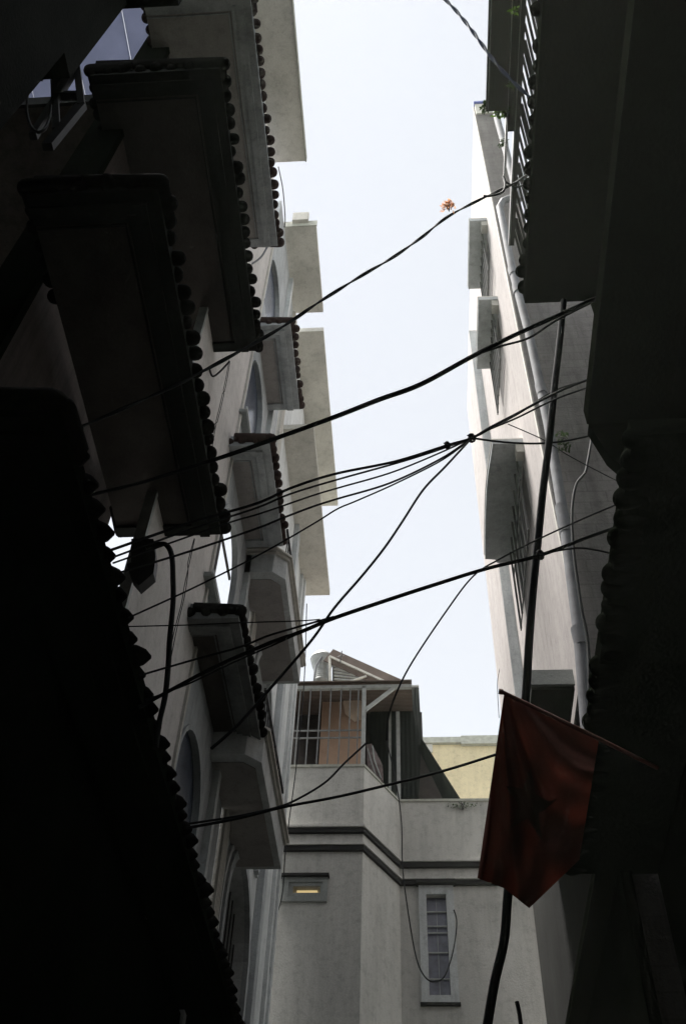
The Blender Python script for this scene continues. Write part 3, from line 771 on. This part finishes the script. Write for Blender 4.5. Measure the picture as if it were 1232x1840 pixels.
wire('conduit', 'short black upright stub at the bottom edge right of the hanging cable', 'conduit', [(928, 1800), (933, 1825), (937, 1860)], 6.2, 6.2, 9, group='hanging cables')
wire('hose', 'thick black hose curving over and down the beige wall on the left', 'hose', [(262, 985), (285, 978), (300, 980), (309, 1000), (311, 1040), (311, 1085), (305, 1150), (303, 1190), (297, 1250), (286, 1300), (280, 1345)], 5.2, 5.3, 12, 'hose', group='hanging cables')
wire('cable', 'left one of two hair thin wires hanging against the beige wall', 'cable', [(350, 968), (341, 1010), (332, 1050), (326, 1085), (312, 1140), (305, 1180)], 5.6, 5.6, 2, group='hanging cables')
wire('cable', 'right one of two hair thin wires hanging against the beige wall', 'cable', [(349, 968), (338, 1010), (338, 1028), (332, 1070), (318, 1130), (307, 1185)], 5.6, 5.6, 2, group='hanging cables')
wire('cable', 'thin double wire hanging below the second canopy beside the arch', 'cable', [(412, 648), (405, 690), (396, 730), (388, 762), (382, 800)], 6.5, 6.5, 3, strands=2, group='hanging cables', spread=2)
wire('cable', 'short cable stub curling under the second canopy end', 'cable', [(372, 640), (376, 660), (382, 676), (395, 668), (412, 650)], 6.3, 6.3, 4, group='hanging cables')
wire('cable', 'pale brown wire hanging straight down the left edge of the end house', 'cable', [(551, 1085), (546, 1230), (533, 1370), (520, 1470), (512, 1540), (508, 1600), (500, 1635), (486, 1655)], 14.6, 15.1, 2.4, group='hanging cables')
wire('cable', 'black wire dropping down the end house and looping up over its window', 'cable', [(694, 1330), (712, 1410), (721, 1480), (723, 1560), (733, 1640), (746, 1715), (758, 1748), (775, 1764), (795, 1758), (808, 1730), (817, 1690), (820, 1655), (815, 1635)], 15.2, 16.2, 2.8, group='hanging cables')
wire('cable', 'black curling cable down the bare cement wall beside the drainpipe', 'cable', [(1062, 790), (1055, 830), (1050, 850), (1034, 872), (1027, 920), (1030, 990), (1042, 1080), (1056, 1160), (1058, 1250)], 7.0, 7.2, 6, group='hanging cables')
wire('cable', 'hair thin wire hanging in the sky left of the grey strip by the flag', 'cable', [(893, 1085), (893, 1130), (899, 1165), (897, 1200), (893, 1230), (896, 1290)], 14, 14, 1.3, group='hanging cables')
wire('cable', 'grey pipe-like wire arching under the top tile canopy', 'cable', [(449, 476), (462, 468), (472, 458), (482, 440)], 7.0, 7.0, 4, 'pvc', group='hanging cables')
wire('cable', 'thin wire beside the tile edge near the small roof box', 'cable', [(500, 300), (508, 340), (512, 390), (511, 408)], 8.2, 8.4, 2.5, group='hanging cables')

# ============================================================ plants
def leaves(name, label, cx, cy, yd, n, rpx, lpx, mat, stem=True, stretch=(1, 1)):
    c = at(cx, cy, y=yd); sc = (c - EYE).length / F
    r = thing(name, label, 'plant', tuple(c))
    m = MB()
    for i in range(n):
        a = random.uniform(0, 2 * pi); q = random.random() ** .5 * rpx * sc
        p = c + Vector((cos(a) * q * stretch[0], random.uniform(-.5, .5) * rpx * sc, sin(a) * q * stretch[1]))
        d = Vector((random.uniform(-1, 1), random.uniform(-1, 1), random.uniform(-1, .6))).normalized()
        s = d.orthogonal().normalized(); L = lpx * sc * random.uniform(.6, 1.2); w = L * .35
        m.add([p, p + d * L * .5 + s * w, p + d * L, p + d * L * .5 - s * w], [(0, 1, 2, 3)])
    m.build('leaves', mat, r)
    if stem:
        m = MB()
        for i in range(4):
            m.tube([c + Vector((0, 0, -rpx * sc * (2.3 if name == 'sprig' else .9))), c + Vector((random.uniform(-.4, .4) * rpx * sc, 0, 0)), c + Vector((random.uniform(-.8, .8) * rpx * sc, 0, rpx * sc * .7))], sc * .7, 5)
        m.build('stems', 'iron', r)
leaves('sprig', 'small orange dried sprig caught on the top twisted cable', 805, 369, 4.6, 70, 11, 8, 'petal')
leaves('vine', 'bright green leaves hanging at the end of the dark top balcony', 905, 200, 4.7, 120, 12, 9, 'leaf', stretch=(1.2, 1))
leaves('vine', 'small dark leaves sprouting from the upper drainpipe', 903, 255, 7.4, 36, 8, 8, 'dleaf')
leaves('vine', 'black leafy tuft at the balcony corner against the pale parapet', 872, 190, 4.65, 50, 8, 8, 'dleaf')
leaves('vine', 'small green leaves under the top balcony soffit', 918, 152, 4.2, 30, 6, 7, 'leaf', stretch=(.6, 1.6))
leaves('vine', 'faint leaves at the top edge on the balcony soffit', 922, 20, 3.2, 26, 8, 7, 'leaf', stretch=(1, 1.2))
leaves('vine', 'dry dark weeds growing along the drainpipe on the bare wall', 1012, 790, 7.5, 60, 16, 9, 'dleaf', stretch=(.7, 2))
leaves('weeds', 'thin dark weeds along the top of the low end house wall', 830, 1447, 16.35, 60, 10, 5, 'dleaf', stretch=(3.2, .3))

# thin volume added to lift the blacks like lens flare
hm = bpy.data.materials.new('thin haze'); hm.use_nodes = True; hn = hm.node_tree; hn.nodes.remove(hn.nodes['Principled BSDF'])
pv = hn.nodes.new('ShaderNodeVolumePrincipled'); pv.inputs['Color'].default_value = (.86, .95, .80, 1); pv.inputs['Density'].default_value = .0009; pv.inputs['Anisotropy'].default_value = .3
hn.links.new(pv.outputs[0], hn.nodes['Material Output'].inputs['Volume'])
M['veil'] = hm
h = B(-320, 320, -320, 320, -1.2, 27).build('veil', 'veil'); h['kind'] = 'stuff'
